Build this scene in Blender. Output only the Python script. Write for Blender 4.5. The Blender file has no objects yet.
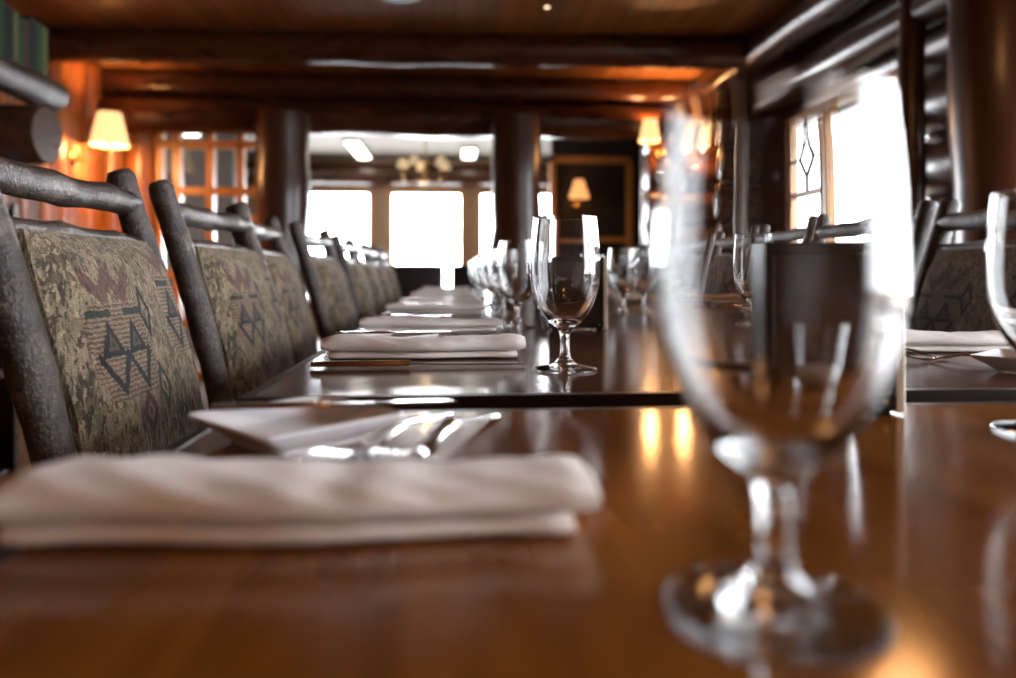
import bpy, bmesh, math, random
from mathutils import Vector, Matrix
R = math.radians
PI = math.pi
scn = bpy.context.scene
COL = scn.collection
ZT = 0.75                     # height of the near table top
Z2 = 0.7545                    # the tables beyond the seam stand a little higher
def zt(y): return ZT if y < .62 else Z2

# ------------------------------------------------------------------ node helpers
class Sh:
    """tiny wrapper to write node graphs as expressions"""
    def __init__(s, name):
        s.m = bpy.data.materials.new(name); s.m.use_nodes = True
        s.t = s.m.node_tree; s.t.nodes.clear()
        s.out = s.t.nodes.new('ShaderNodeOutputMaterial')
    def n(s, typ, ins=None, **kw):
        nd = s.t.nodes.new(typ)
        for k, v in kw.items(): setattr(nd, k, v)
        for k, v in (ins or {}).items(): s.put(nd.inputs[k], v)
        return nd
    def put(s, sock, v):
        if isinstance(v, V): s.t.links.new(v.k, sock)
        elif isinstance(v, bpy.types.NodeSocket): s.t.links.new(v, sock)
        else:
            if sock.type == 'RGBA' and len(v) == 3: v = (*v, 1)
            sock.default_value = v
    def math(s, op, a, b=0.0, c=None):
        nd = s.t.nodes.new('ShaderNodeMath'); nd.operation = op
        s.put(nd.inputs[0], a); s.put(nd.inputs[1], b)
        if c is not None: s.put(nd.inputs[2], c)
        return V(s, nd.outputs[0])
    def mix(s, f, a, b, blend='MIX'):
        nd = s.t.nodes.new('ShaderNodeMix'); nd.data_type = 'RGBA'; nd.blend_type = blend
        s.put(nd.inputs[0], f); s.put(nd.inputs[6], a); s.put(nd.inputs[7], b)
        return nd.outputs[2]
    def ramp(s, f, stops, interp='LINEAR'):
        nd = s.t.nodes.new('ShaderNodeValToRGB'); s.put(nd.inputs[0], f)
        r = nd.color_ramp; r.interpolation = interp
        while len(r.elements) < len(stops): r.elements.new(0.5)
        for e, (p, c) in zip(r.elements, stops): e.position = p; e.color = (*c, 1)
        return nd.outputs[0]
    def coord(s, kind='Object', scale=(1, 1, 1), rot=(0, 0, 0), loc=(0, 0, 0)):
        tc = s.n('ShaderNodeTexCoord')
        mp = s.n('ShaderNodeMapping', {'Vector': tc.outputs[kind], 'Scale': scale, 'Rotation': rot, 'Location': loc})
        return mp.outputs[0]
    def noise(s, vec, scale=5, detail=3, rough=0.5, dist=0.0):
        nd = s.n('ShaderNodeTexNoise', {'Vector': vec, 'Scale': scale, 'Detail': detail, 'Roughness': rough, 'Distortion': dist})
        return V(s, nd.outputs[0])
    def bump(s, h, strength=0.3, dist=0.01):
        return s.n('ShaderNodeBump', {'Height': h, 'Strength': strength, 'Distance': dist}).outputs[0]
    def bsdf(s, **kw):
        nd = s.n('ShaderNodeBsdfPrincipled')
        nm = {'color': 'Base Color', 'rough': 'Roughness', 'metal': 'Metallic', 'spec': 'Specular IOR Level', 'normal': 'Normal',
              'coat': 'Coat Weight', 'coat_rough': 'Coat Roughness', 'trans': 'Transmission Weight', 'ior': 'IOR', 'sheen': 'Sheen Weight',
              'emit': 'Emission Color', 'emit_s': 'Emission Strength', 'sub': 'Subsurface Weight', 'coat_normal': 'Coat Normal'}
        for k, v in kw.items(): s.put(nd.inputs[nm[k]], v)
        s.t.links.new(nd.outputs[0], s.out.inputs[0])
        return nd
class V:
    def __init__(s, sh, k): s.s, s.k = sh, k
    def __add__(a, b): return a.s.math('ADD', a, b)
    def __sub__(a, b): return a.s.math('SUBTRACT', a, b)
    def __mul__(a, b): return a.s.math('MULTIPLY', a, b)
    def __lt__(a, b): return a.s.math('LESS_THAN', a, b)
    def __gt__(a, b): return a.s.math('GREATER_THAN', a, b)
    def abs(a): return a.s.math('ABSOLUTE', a)
    def fract(a): return a.s.math('FRACT', a)
    def sin(a): return a.s.math('SINE', a)
    def max(a, b): return a.s.math('MAXIMUM', a, b)
    def min(a, b): return a.s.math('MINIMUM', a, b)

M = {}
def wood(name, stops, rough=(0.25, 0.4), stretch=(1, 12, 12), scale=3.0, coat=0.0, bump=0.08, coat_rough=0.08, spec=0.5, plank=None, fine=0.25):
    s = Sh(name)
    v = s.coord('Object', stretch)
    a = s.noise(v, scale, 5, 0.6, 0.6); b = s.noise(v, scale * 6, 3, 0.6)
    f = a * (1 - fine) + b * fine
    col = s.ramp(f, stops)
    h = f
    if plank:                                   # board joints: (axis, width)
        tc = s.n('ShaderNodeTexCoord'); xyz = s.n('ShaderNodeSeparateXYZ', {0: tc.outputs['Object']})
        q = V(s, xyz.outputs[plank[0]]) * (1.0 / plank[1])
        j = (q.fract() - 0.5).abs() > 0.475
        idx = s.math('FLOOR', q)
        tone = s.n('ShaderNodeTexWhiteNoise', {'W': idx}, noise_dimensions='1D').outputs[0]
        col = s.mix(0.5, col, s.mix(V(s, tone), (0.55, 0.5, 0.45), (1.25, 1.2, 1.1)), 'MULTIPLY')
        col = s.mix(j, col, (0.012, 0.006, 0.003))
        h = f - j * 0.8
    rr = s.n('ShaderNodeMapRange', {'Value': a, 'To Min': rough[0], 'To Max': rough[1]}).outputs[0]
    nb = s.bump(h, bump, 0.004)
    s.bsdf(color=col, rough=rr, normal=nb, coat=coat, coat_rough=coat_rough, spec=spec)
    M[name] = s.m
    return s.m

def flat(name, color, rough=0.5, metal=0.0, noise=0.0, nscale=40, bump=0.0, **kw):
    s = Sh(name)
    v = s.coord('Object')
    nz = s.noise(v, nscale, 3)
    c = s.mix(nz, tuple(x * (1 - noise) for x in color), tuple(min(1, x * (1 + noise)) for x in color))
    a = dict(color=c, rough=rough, metal=metal)
    if bump: a['normal'] = s.bump(nz, bump, 0.002)
    a.update(kw); s.bsdf(**a); M[name] = s.m
    return s.m

# table tops: amber-brown varnished wood, grain along the row
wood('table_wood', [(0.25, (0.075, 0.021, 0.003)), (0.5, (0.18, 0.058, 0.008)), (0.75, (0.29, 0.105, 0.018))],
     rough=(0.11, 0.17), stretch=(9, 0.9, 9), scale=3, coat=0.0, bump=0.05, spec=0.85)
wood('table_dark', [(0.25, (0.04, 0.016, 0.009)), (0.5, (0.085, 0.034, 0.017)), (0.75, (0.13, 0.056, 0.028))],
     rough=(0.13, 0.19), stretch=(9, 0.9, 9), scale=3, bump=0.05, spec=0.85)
wood('table_edge', [(0.3, (0.012, 0.006, 0.004)), (0.7, (0.036, 0.016, 0.008))], rough=(0.32, 0.42), stretch=(2, 2, 8), scale=4, bump=0.06, spec=0.2)
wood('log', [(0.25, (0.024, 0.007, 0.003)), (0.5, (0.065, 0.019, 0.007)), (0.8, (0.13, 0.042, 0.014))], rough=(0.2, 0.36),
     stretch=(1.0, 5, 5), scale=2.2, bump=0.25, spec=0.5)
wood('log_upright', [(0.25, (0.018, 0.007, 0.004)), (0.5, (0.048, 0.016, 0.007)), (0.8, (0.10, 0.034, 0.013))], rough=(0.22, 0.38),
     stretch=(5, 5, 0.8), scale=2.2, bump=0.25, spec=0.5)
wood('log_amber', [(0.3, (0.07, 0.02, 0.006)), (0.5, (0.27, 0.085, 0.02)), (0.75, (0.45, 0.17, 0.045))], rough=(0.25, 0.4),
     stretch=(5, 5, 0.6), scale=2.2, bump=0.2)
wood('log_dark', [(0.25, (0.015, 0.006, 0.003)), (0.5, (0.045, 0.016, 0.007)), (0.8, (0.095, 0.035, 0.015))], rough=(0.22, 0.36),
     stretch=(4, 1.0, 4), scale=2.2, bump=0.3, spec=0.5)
wood('log_grey', [(0.25, (0.07, 0.065, 0.06)), (0.55, (0.2, 0.19, 0.175)), (0.8, (0.36, 0.35, 0.33))], rough=(0.4, 0.6),
     stretch=(5, 5, 1.5), scale=3, bump=0.3)
wood('frame_wood', [(0.3, (0.22, 0.10, 0.035)), (0.7, (0.46, 0.24, 0.09))], rough=(0.3, 0.45), stretch=(5, 5, 1), scale=3, bump=0.05)
wood('orange_trim', [(0.3, (0.36, 0.13, 0.03)), (0.7, (0.6, 0.26, 0.07))], rough=(0.3, 0.45), stretch=(4, 4, 1), scale=3, bump=0.05)
wood('ceiling_boards', [(0.25, (0.17, 0.06, 0.018)), (0.5, (0.32, 0.125, 0.037)), (0.8, (0.44, 0.20, 0.068))], rough=(0.3, 0.42),
     stretch=(6, 0.7, 6), scale=2.5, bump=0.15, plank=(0, 0.13))
wood('floor_boards', [(0.25, (0.03, 0.012, 0.006)), (0.5, (0.07, 0.028, 0.012)), (0.8, (0.11, 0.048, 0.02))], rough=(0.5, 0.65),
     stretch=(6, 0.7, 6), scale=2.5, bump=0.1, plank=(0, 0.12))
wood('box_wood', [(0.3, (0.006, 0.004, 0.004)), (0.7, (0.014, 0.009, 0.007))], spec=0.3, rough=(0.35, 0.5), stretch=(6, 6, 1), scale=4, bump=0.06)
wood('box_panel', [(0.3, (0.016, 0.008, 0.005)), (0.7, (0.034, 0.016, 0.010))], spec=0.3, rough=(0.35, 0.5), stretch=(1, 6, 6), scale=4, bump=0.06)
flat('box_lit_end', (0.55, 0.47, 0.34), 0.4, noise=0.15)  # window light on the box's narrow end, put into its colour
flat('cream_plaster', (0.125, 0.11, 0.08), 0.85, noise=0.06, nscale=12)
flat('tan_board', (0.24, 0.15, 0.085), 0.6, noise=0.15, nscale=6)
flat('dark_panel', (0.028, 0.020, 0.014), 0.7, noise=0.3, nscale=5, spec=0.2)
flat('brass', (0.30, 0.19, 0.07), 0.35, metal=1.0, noise=0.1)
flat('black_iron', (0.02, 0.018, 0.016), 0.45, metal=0.6, noise=0.2)
flat('porcelain', (0.82, 0.82, 0.84), 0.12, noise=0.02, spec=0.6)
flat('leaf', (0.10, 0.30, 0.05), 0.5, noise=0.4, nscale=9)
flat('stem', (0.12, 0.10, 0.05), 0.7, noise=0.2)
flat('soil', (0.10, 0.08, 0.05), 0.9, noise=0.3)
flat('lead', (0.05, 0.045, 0.04), 0.5, noise=0.2)
flat('seat_leather', (0.018, 0.013, 0.014), 0.42, noise=0.25)
for nm, c in (('book_green', (0.016, 0.04, 0.014)), ('book_black', (0.012, 0.012, 0.012)), ('book_olive', (0.07, 0.08, 0.028)), ('book_brown', (0.05, 0.024, 0.012)),
              ('book_white', (0.5, 0.5, 0.55)), ('book_navy', (0.02, 0.025, 0.06))):
    flat(nm, c, 0.8, noise=0.2, spec=0.15)
flat('paper', (0.62, 0.57, 0.45), 0.8, noise=0.05)

def mk_bark():
    s = Sh('bark')
    v = s.coord('Object')
    n1 = s.noise(v, 34, 6, 0.7, 0.6); n2 = s.noise(v, 210, 4, 0.65); n3 = s.noise(v, 8, 2)
    f = n1 * 0.5 + n2 * 0.38 + n3 * 0.12
    col = s.ramp(f, [(0.40, (0.006, 0.004, 0.003)), (0.48, (0.020, 0.012, 0.008)), (0.55, (0.056, 0.036, 0.024)), (0.64, (0.16, 0.12, 0.085))])
    s.bsdf(color=col, rough=s.n('ShaderNodeMapRange', {'Value': n2, 'To Min': 0.24, 'To Max': 0.48}).outputs[0],
           normal=s.bump(f, 0.9, 0.008), spec=0.6)
    M['bark'] = s.m
mk_bark()

def mk_tapestry():
    s = Sh('tapestry')
    tc = s.n('ShaderNodeTexCoord'); xyz = s.n('ShaderNodeSeparateXYZ', {0: tc.outputs['Object']})
    def cam(sx, sz, ox, seed, det=2):
        mp = s.n('ShaderNodeMapping', {'Vector': tc.outputs['Object'], 'Scale': (sx, sx, sz), 'Location': (seed, seed * 1.7, ox)})
        return s.noise(mp.outputs[0], 1.0, det, 0.5, 0.8)
    fuzz = cam(420, 420, 1, 2)
    y = V(s, xyz.outputs[1]) + (fuzz - 0.5) * 0.006 + (cam(130, 130, 4, 9) - 0.5) * 0.006
    z = V(s, xyz.outputs[2]) + (cam(430, 430, 7, 5) - 0.5) * 0.005 + (cam(110, 110, 2, 3) - 0.5) * 0.006
    # muted woven ground with upright flecks
    base = s.ramp(cam(30, 16, 0, 1.3), [(0.32, (0.10, 0.078, 0.048)), (0.48, (0.22, 0.172, 0.108)), (0.64, (0.34, 0.27, 0.175))])
    base = s.mix((cam(220, 62, 3, 4.1) > 0.565) * 0.85, base, (0.045, 0.045, 0.033))
    base = s.mix((cam(170, 52, 5, 8.7) > 0.60) * 0.8, base, (0.085, 0.03, 0.034))
    base = s.mix((cam(230, 56, 9, 12.2) > 0.585) * 0.8, base, (0.48, 0.375, 0.24))
    # repeating motif
    P = 0.205
    cell = y * (1 / P) + (0.077 / P + 0.5)
    k = s.math('FLOOR', cell)
    a = (cell.fract() - 0.5) * (P * 1.15)
    b = (z - 0.782 - k * 0.03) * 1.15
    p = a.abs(); t = (p - 0.034).abs()
    stripe = (b * 1050).sin() > -0.1
    ground = s.mix(stripe, (0.085, 0.055, 0.04), (0.33, 0.225, 0.155))
    reg = (p < 0.076) * ((b + 0.004).abs() < 0.060) * ((p + b.abs() * 0.5) < 0.094)
    col = s.mix(reg * 0.75, base, ground)
    navy = (0.016, 0.022, 0.028); green = (0.03, 0.045, 0.034); plum = (0.10, 0.028, 0.036)
    # inverted V pairs with a dark heart, over a broad W
    h = b - (t * -1.55 + 0.036)
    tri = (h < 0.0) * (b > -0.010) * (p < 0.068)
    heart = (h < -0.016) * (b > -0.002) * (p < 0.068)
    col = s.mix(tri, col, navy); col = s.mix(heart, col, (0.12, 0.085, 0.055)); 
    core = (h < -0.024) * (b > 0.002) * (p < 0.068)
    col = s.mix(core, col, green)
    w = ((b - (t * 1.30 - 0.052)).abs() < 0.0085) * (p < 0.070) * (b < -0.004)
    col = s.mix(w, col, navy)
    bar = ((b - 0.044).abs() < 0.0045) * (p > 0.018) * (p < 0.072)
    col = s.mix(bar, col, green)
    # plum zigzag above, plum lozenge and small green lozenge below
    zz = ((a * 17).fract() - 0.5).abs() * 0.05
    plumz = ((b - zz - 0.066).abs() < 0.013) * (p < 0.062)
    col = s.mix(plumz * 0.7, col, plum)
    d = (a - 0.022).abs() * 1.0 + (b + 0.088).abs() * 0.9
    col = s.mix(d < 0.028, col, plum); col = s.mix(d < 0.013, col, (0.27, 0.17, 0.13)); col = s.mix(d < 0.006, col, plum)
    d2 = (a - 0.086).abs() + (b + 0.064).abs() * 0.55
    col = s.mix((d2 - 0.016).abs() < 0.0045, col, green); col = s.mix(d2 < 0.006, col, plum)
    d3 = (a - 0.088).abs() + (b - 0.040).abs() * 0.5
    col = s.mix((d3 - 0.015).abs() < 0.0042, col, navy)
    weave = (z * 2300).sin() * 0.5 + 0.5
    wv2 = (y * 2300).sin() * 0.5 + 0.5
    col = s.mix(weave * 0.26 + fuzz * 0.55, col, (0.012, 0.010, 0.008))
    s.bsdf(color=col, rough=0.85, normal=s.bump(weave * 0.6 + wv2 * 0.4 + fuzz, 0.4, 0.002), spec=0.2, sheen=0.06)
    M['tapestry'] = s.m
mk_tapestry()

def mk_cloth(name, c):
    s = Sh(name)
    v = s.coord('Object')
    n = s.noise(v, 30, 4, 0.6); tc = s.n('ShaderNodeTexCoord'); xyz = s.n('ShaderNodeSeparateXYZ', {0: tc.outputs['Object']})
    w = (V(s, xyz.outputs[0]) * 2600).sin() + (V(s, xyz.outputs[1]) * 2600).sin()
    s.bsdf(color=s.mix(n, tuple(x * 0.93 for x in c), c), rough=0.9, normal=s.bump(n * 1.5 + w * 0.1, 0.25, 0.002), sheen=0.15, spec=0.2)
    M[name] = s.m
mk_cloth('napkin_cloth', (0.84, 0.785, 0.735))

def mk_metal():
    s = Sh('steel')
    v = s.coord('Object', (40, 2, 2))
    n = s.noise(v, 5, 3)
    s.bsdf(color=(0.72, 0.71, 0.70), metal=1.0, rough=s.n('ShaderNodeMapRange', {'Value': n, 'To Min': 0.10, 'To Max': 0.2}).outputs[0])
    M['steel'] = s.m
mk_metal()

def mk_glass():
    s = Sh('crystal')
    g = s.n('ShaderNodeBsdfGlass', {'Color': (0.985, 0.99, 0.99), 'Roughness': 0.0, 'IOR': 1.50})
    s.t.links.new(g.outputs[0], s.out.inputs[0]); M['crystal'] = s.m
    s = Sh('pane_glass')                       # thin pane: mostly clear with a mirror sheen
    lw = s.n('ShaderNodeLayerWeight', {'Blend': 0.5})
    fr = s.math('MULTIPLY_ADD', s.math('POWER', lw.outputs['Facing'], 5.0), 0.9, 0.04)
    tr = s.n('ShaderNodeBsdfTransparent', {'Color': (0.97, 0.98, 0.98)})
    gl = s.n('ShaderNodeBsdfGlossy', {'Roughness': 0.02})
    mx = s.n('ShaderNodeMixShader', {0: fr, 1: tr.outputs[0], 2: gl.outputs[0]})
    s.t.links.new(mx.outputs[0], s.out.inputs[0]); M['pane_glass'] = s.m
mk_glass()

def mk_shade(name, col, strength):
    s = Sh(name)
    v = s.coord('Object'); n = s.noise(v, 50, 2)
    s.bsdf(color=(0.35, 0.24, 0.12), rough=0.8, emit=s.mix(n, tuple(c * 0.92 for c in col), col), emit_s=strength)
    M[name] = s.m
mk_shade('lit_shade', (1.0, 0.56, 0.23), 1.35)
mk_shade('lit_amber_shade', (1.0, 0.36, 0.08), 1.8)
mk_shade('lit_shade_dim', (1.0, 0.42, 0.14), 1.0)
mk_shade('lit_glass', (1.0, 0.78, 0.48), 0.35)
mk_shade('lit_tube', (1.0, 0.97, 0.92), 6.0)
mk_shade('lit_spot', (1.0, 0.75, 0.45), 3.0)

# ------------------------------------------------------------------ mesh helpers
def link(name, bm, mat, parent=None, smooth=True, mats=None):
    me = bpy.data.meshes.new(name)
    bmesh.ops.recalc_face_normals(bm, faces=bm.faces)
    bm.to_mesh(me); bm.free()
    for mm in ([mat] if mats is None else mats): me.materials.append(M[mm])
    if smooth:
        for p in me.polygons: p.use_smooth = True
        me.set_sharp_from_angle(angle=R(38))
    o = bpy.data.objects.new(name, me); COL.objects.link(o)
    if parent: o.parent = parent
    return o
def tag(o, label, cat, group=None, kind=None):
    o['label'] = label; o['category'] = cat
    if group: o['group'] = group
    if kind: o['kind'] = kind
    return o
def thing(name, label, cat, loc=(0, 0, 0), rz=0.0, group=None):
    o = bpy.data.objects.new(name, None); COL.objects.link(o)
    o.empty_display_size = 0.1
    o.location = loc; o.rotation_euler = (0, 0, rz)
    return tag(o, label, cat, group)
def struct(name, bm, mat, label, cat, smooth=True, mats=None):
    return tag(link(name, bm, mat, None, smooth, mats), label, cat, kind='structure')
def copy_tree(o, parent=None):
    c = o.copy(); COL.objects.link(c)
    if parent: c.parent = parent
    for ch in [x for x in bpy.data.objects if x.parent == o]: copy_tree(ch, c)
    return c
def dup(o, loc, rz, label, group=None):
    c = copy_tree(o); c.location = loc; c.rotation_euler = (0, 0, rz); c['label'] = label
    if group: c['group'] = group
    return c

def box(bm, lo, hi, bev=0.0, seg=2, mi=0):
    lo, hi = Vector(lo), Vector(hi)
    r = bmesh.ops.create_cube(bm, size=1.0)
    vs = r['verts']; c = (lo + hi) / 2; d = hi - lo
    for v in vs: v.co = Vector((v.co.x * d.x, v.co.y * d.y, v.co.z * d.z)) + c
    fs = list({f for v in vs for f in v.link_faces})
    for f in fs: f.material_index = mi
    if bev:
        es = list({e for f in fs for e in f.edges})
        bmesh.ops.bevel(bm, geom=es, offset=bev, segments=seg, profile=0.5, affect='EDGES', material=mi)
def tube(bm, pts, rads, n=14, jit=0.0, seed=0, mi=0, round_end=0.0):
    rnd = random.Random(seed)
    pts = [Vector(p) for p in pts]
    if isinstance(rads, (int, float)): rads = [rads] * len(pts)
    rings = []
    d0 = (pts[1] - pts[0]).normalized()
    up = Vector((0, 0, 1)) if abs(d0.z) < 0.9 else Vector((1, 0, 0))
    for i, p in enumerate(pts):
        a = pts[max(i - 1, 0)]; b = pts[min(i + 1, len(pts) - 1)]
        d = (b - a).normalized(); u = d.cross(up).normalized(); w = u.cross(d).normalized()
        ring = []
        for k in range(n):
            t = 2 * PI * k / n
            r = rads[i] * (1 + jit * rnd.uniform(-1, 1))
            ring.append(bm.verts.new(p + u * math.cos(t) * r + w * math.sin(t) * r))
        rings.append(ring)
    for i in range(len(rings) - 1):
        for k in range(n):
            f = bm.faces.new((rings[i][k], rings[i][(k + 1) % n], rings[i + 1][(k + 1) % n], rings[i + 1][k])); f.material_index = mi
    for ring in (rings[0], rings[-1]):
        f = bm.faces.new(ring); f.material_index = mi
def log_pts(a, b, rad, steps, wob, seed, end=0.82):
    rnd = random.Random(seed); a, b = Vector(a), Vector(b)
    pts, rr = [], []
    for i in range(steps + 1):
        t = i / steps
        p = a.lerp(b, t)
        if 0 < i < steps: p = p + Vector((rnd.uniform(-wob, wob), rnd.uniform(-wob, wob), rnd.uniform(-wob, wob)))
        pts.append(p); rr.append(rad * rnd.uniform(0.94, 1.06))
    e = (b - a).normalized() * rad * 0.12
    pts = [pts[0], pts[0] + e] + pts[1:-1] + [pts[-1] - e, pts[-1]]
    rr = [rr[0] * end, rr[0]] + rr[1:-1] + [rr[-1], rr[-1] * end]
    return pts, rr
def log(bm, a, b, rad, steps=10, wob=0.006, seed=0, n=16, jit=0.03, end=0.82):
    p, r = log_pts(a, b, rad, steps, wob, seed, end)
    tube(bm, p, r, n, jit, seed)
def lathe(bm, prof, n=64, center=(0, 0, 0), close=False):
    c = Vector(center); rings = []
    for r, z in prof:
        if r < 1e-6: rings.append([bm.verts.new(c + Vector((0, 0, z)))])
        else: rings.append([bm.verts.new(c + Vector((r * math.cos(2 * PI * k / n), r * math.sin(2 * PI * k / n), z))) for k in range(n)])
    idx = list(range(len(rings) - 1))
    for i in idx:
        A, B = rings[i], rings[i + 1]
        for k in range(n):
            k2 = (k + 1) % n
            if len(A) == 1 and len(B) == 1: continue
            if len(A) == 1: bm.faces.new((A[0], B[k], B[k2]))
            elif len(B) == 1: bm.faces.new((A[k], A[k2], B[0]))
            else: bm.faces.new((A[k], A[k2], B[k2], B[k]))
    if close:
        A, B = rings[-1], rings[0]
        for k in range(n): bm.faces.new((A[k], A[(k + 1) % n], B[(k + 1) % n], B[k]))
def loft(bm, rings, cap=True, closed=True):
    rs = [[bm.verts.new(p) for p in r] for r in rings]
    n = len(rs[0])
    for i in range(len(rs) - 1):
        for k in range(n if closed else n - 1):
            bm.faces.new((rs[i][k], rs[i][(k + 1) % n], rs[i + 1][(k + 1) % n], rs[i + 1][k]))
    if cap: bm.faces.new(rs[0]); bm.faces.new(rs[-1])
def catmull(P, per=6):
    out = []
    for i in range(len(P) - 1):
        p0, p1, p2, p3 = P[max(i - 1, 0)], P[i], P[i + 1], P[min(i + 2, len(P) - 1)]
        for k in range(per):
            t = k / per
            out.append(tuple(0.5 * (2 * b + (c - a) * t + (2 * a - 5 * b + 4 * c - d) * t * t + (3 * b - a - 3 * c + d) * t ** 3)
                             for a, b, c, d in zip(p0, p1, p2, p3)))
    out.append(tuple(P[-1]))
    return out

# ------------------------------------------------------------------ the room
XL, XR, YB, YP, YE, ZC = -2.75, 2.3, -3.0, 6.0, 10.0, 2.45
bm = bmesh.new(); box(bm, (-4.8, YB - .2, -0.12), (2.65, YE + .3, 0)); struct('floor', bm, 'floor_boards', 'dark varnished plank floor under the long dining tables', 'floor', False)
bm = bmesh.new(); box(bm, (XL - .3, YB - .2, ZC), (XR + .45, YP + .15, ZC + .12)); struct('ceiling', bm, 'ceiling_boards', 'amber tongue and groove board ceiling over the dining room', 'ceiling', False)
bm = bmesh.new(); box(bm, (-4.8, YP + .15, 2.42), (2.65, YE + .3, 2.54)); struct('ceiling_back', bm, 'cream_plaster', 'cream ceiling of the far room behind the log posts', 'ceiling', False)

# left wall: upright logs
bm = bmesh.new()
y = YB; i = 0
while y < YP + 0.1:
    r = 0.12 + 0.03 * random.Random(i).random()
    log(bm, (XL - .09, y, 0.0), (XL - .09, y, ZC), r, 6, 0.004, i, 12, 0.02)
    y += r * 1.8; i += 1
box(bm, (XL - .3, YB - .2, 0), (XL - .10, YP + .15, ZC))
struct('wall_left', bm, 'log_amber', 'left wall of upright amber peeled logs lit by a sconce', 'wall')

# right wall: horizontal logs with window openings
bm = bmesh.new()
OPEN = [(3.50, 5.45), (-.9, 2.75)]
ZO = (0.62, 1.86)
k = 0
for zc, rr in [(0.155, .165), (0.465, .165), (0.775, .165), (1.085, .165), (1.395, .165), (1.705, .165), (2.0, .16), (2.30, .16)]:
    segs = [(YB - .2, YP + .3)]
    if ZO[0] < zc < ZO[1]:
        segs = [(YB - .2, OPEN[1][0]), (OPEN[1][1], OPEN[0][0]), (OPEN[0][1], YP + .3)]
    for a, b in segs:
        log(bm, (XR + .15, a, zc), (XR + .15, b, zc), rr, max(3, int((b - a) / .45)), 0.006, k, 16, 0.025, end=0.95); k += 1
box(bm, (XR + .14, OPEN[0][1], 0), (XR + .40, YP + .3, ZC)); box(bm, (XR + .14, OPEN[1][1], 0), (XR + .40, OPEN[0][0], ZC)); box(bm, (XR + .14, YB - .2, 0), (XR + .40, OPEN[1][0], ZC))
box(bm, (XR + .14, YB - .2, ZO[1]), (XR + .40, YP + .3, ZC)); box(bm, (XR + .14, YB - .2, 0), (XR + .40, YP + .3, ZO[0]))
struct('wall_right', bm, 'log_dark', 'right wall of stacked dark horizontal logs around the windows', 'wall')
# wall plate logs along the right wall under the ceiling
bm = bmesh.new(); log(bm, (2.02, YB, 2.33), (2.02, YP - .1, 2.33), .105, 24, .012, 91, 18, .04)
struct('trim_1', bm, 'log_dark', 'upper dark wall plate log running above the bright windows', 'log beam')
bm = bmesh.new(); log(bm, (2.16, YB, 2.06), (2.16, YP - .1, 2.06), .085, 24, .012, 92, 18, .04)
struct('trim_2', bm, 'log_dark', 'lower dark log directly over the window tops', 'log beam')
# end wall behind the camera
bm = bmesh.new(); box(bm, (XL - .3, YB - .3, 0), (XR + .45, YB - .1, ZC)); struct('wall_front', bm, 'log', 'brown log coloured end wall of the dining room', 'wall', False)
# partition
bm = bmesh.new()
box(bm, (1.60, YP - .10, 0), (XR + .3, YP + .12, 2.12)); box(bm, (XL - .3, YP - .06, 2.06), (XR + .4, YP + .12, ZC))
for z in (0.16, .47, .78, 1.09, 1.40, 1.71, 1.98): log(bm, (1.58, YP - .08, z), (XR + .2, YP - .08, z), .16, 4, .004, int(z * 100), 14, .02)
struct('wall_back', bm, 'log', 'partition of brown logs holding the double sconce', 'wall')
bm = bmesh.new()
for j, x in enumerate((-2.74, -2.51)): log(bm, (x, YP - .02, 0), (x, YP - .02, 2.05), .118, 6, .004, 600 + j, 14, .02)
struct('wall_back_left', bm, 'log_amber', 'upright amber logs between the cream wall lamp and the glazed screen', 'wall')
bm = bmesh.new(); log(bm, (XL - .1, YP - .16, 2.095), (XR + .1, YP - .16, 2.095), .14, 16, .008, 55, 20, .02)
struct('ceiling_beam', bm, 'log', 'lowest dark log header across the tops of the two posts', 'log beam')
for j, (yy, zz, rr) in enumerate([(YP - .12, 2.35, .105), (4.84, 2.35, .105), (3.35, 2.35, .105), (2.0, 2.35, .105), (0.6, 2.35, .105)]):
    bm = bmesh.new(); log(bm, (XL - .1, yy + (.09 if j else 0), zz), (2.0, yy - (.09 if j else 0), zz), rr, 14, .008, 60 + j, 18, .025)
    struct('ceiling_beam', bm, 'log', ['dark log beam just above the post header, under the boards', 'foremost dark log ceiling beam across the top of the photo',
           'ceiling log overhead, second forward of the partition', 'ceiling log overhead, third forward of the partition', 'ceiling log overhead, above the tables'][j], 'log beam')
for j, (xx, rr, lb) in enumerate([(-1.285, .19, 'thick varnished log post left of the middle opening, holding the header'), (0.47, .195, 'thick varnished log post behind the sharp goblet, right of the far windows')]):
    bm = bmesh.new(); log(bm, (xx, YP - .50, 0), (xx, YP - .50, 2.07), rr, 12, .006, 70 + j, 22, .02, end=.8)
    struct('log_post', bm, 'log_upright', lb, 'log post')
# grey and brown slim posts by the far corner of the right wall
for j, (xx, yy, rr, mt, lb) in enumerate([(2.02, 5.05, .065, 'log_grey', 'slim grey birch post left of the diamond window'), (2.05, 5.5, .07, 'log_grey', 'pale slim post in the corner beside the sconce wall'),
                                          (2.12, 3.20, .06, 'log_dark', 'slim dark post at the bright edge of the large window'), (2.16, 2.66, .2, 'log_upright', 'massive brown post at the right end of the window wall')]):
    bm = bmesh.new(); log(bm, (xx, yy, 0), (xx, yy, 2.42), rr, 12, .006, 80 + j, 18, .025, end=.97)
    struct('log_post', bm, mt, lb, 'log post')
# short cross stack of log ends near the corner
bm = bmesh.new()
for j, z in enumerate((0.16, .47, .78, 1.09, 1.40, 1.71, 1.99)):
    log(bm, (1.86 + .03 * (j % 2), 5.30, z), (XR - .02, 5.30, z), .15, 4, .004, 300 + j, 16, .03, end=.75)
struct('wall_stub', bm, 'log', 'stacked rounded log ends by the sconce in the far right corner', 'wall')

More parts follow.
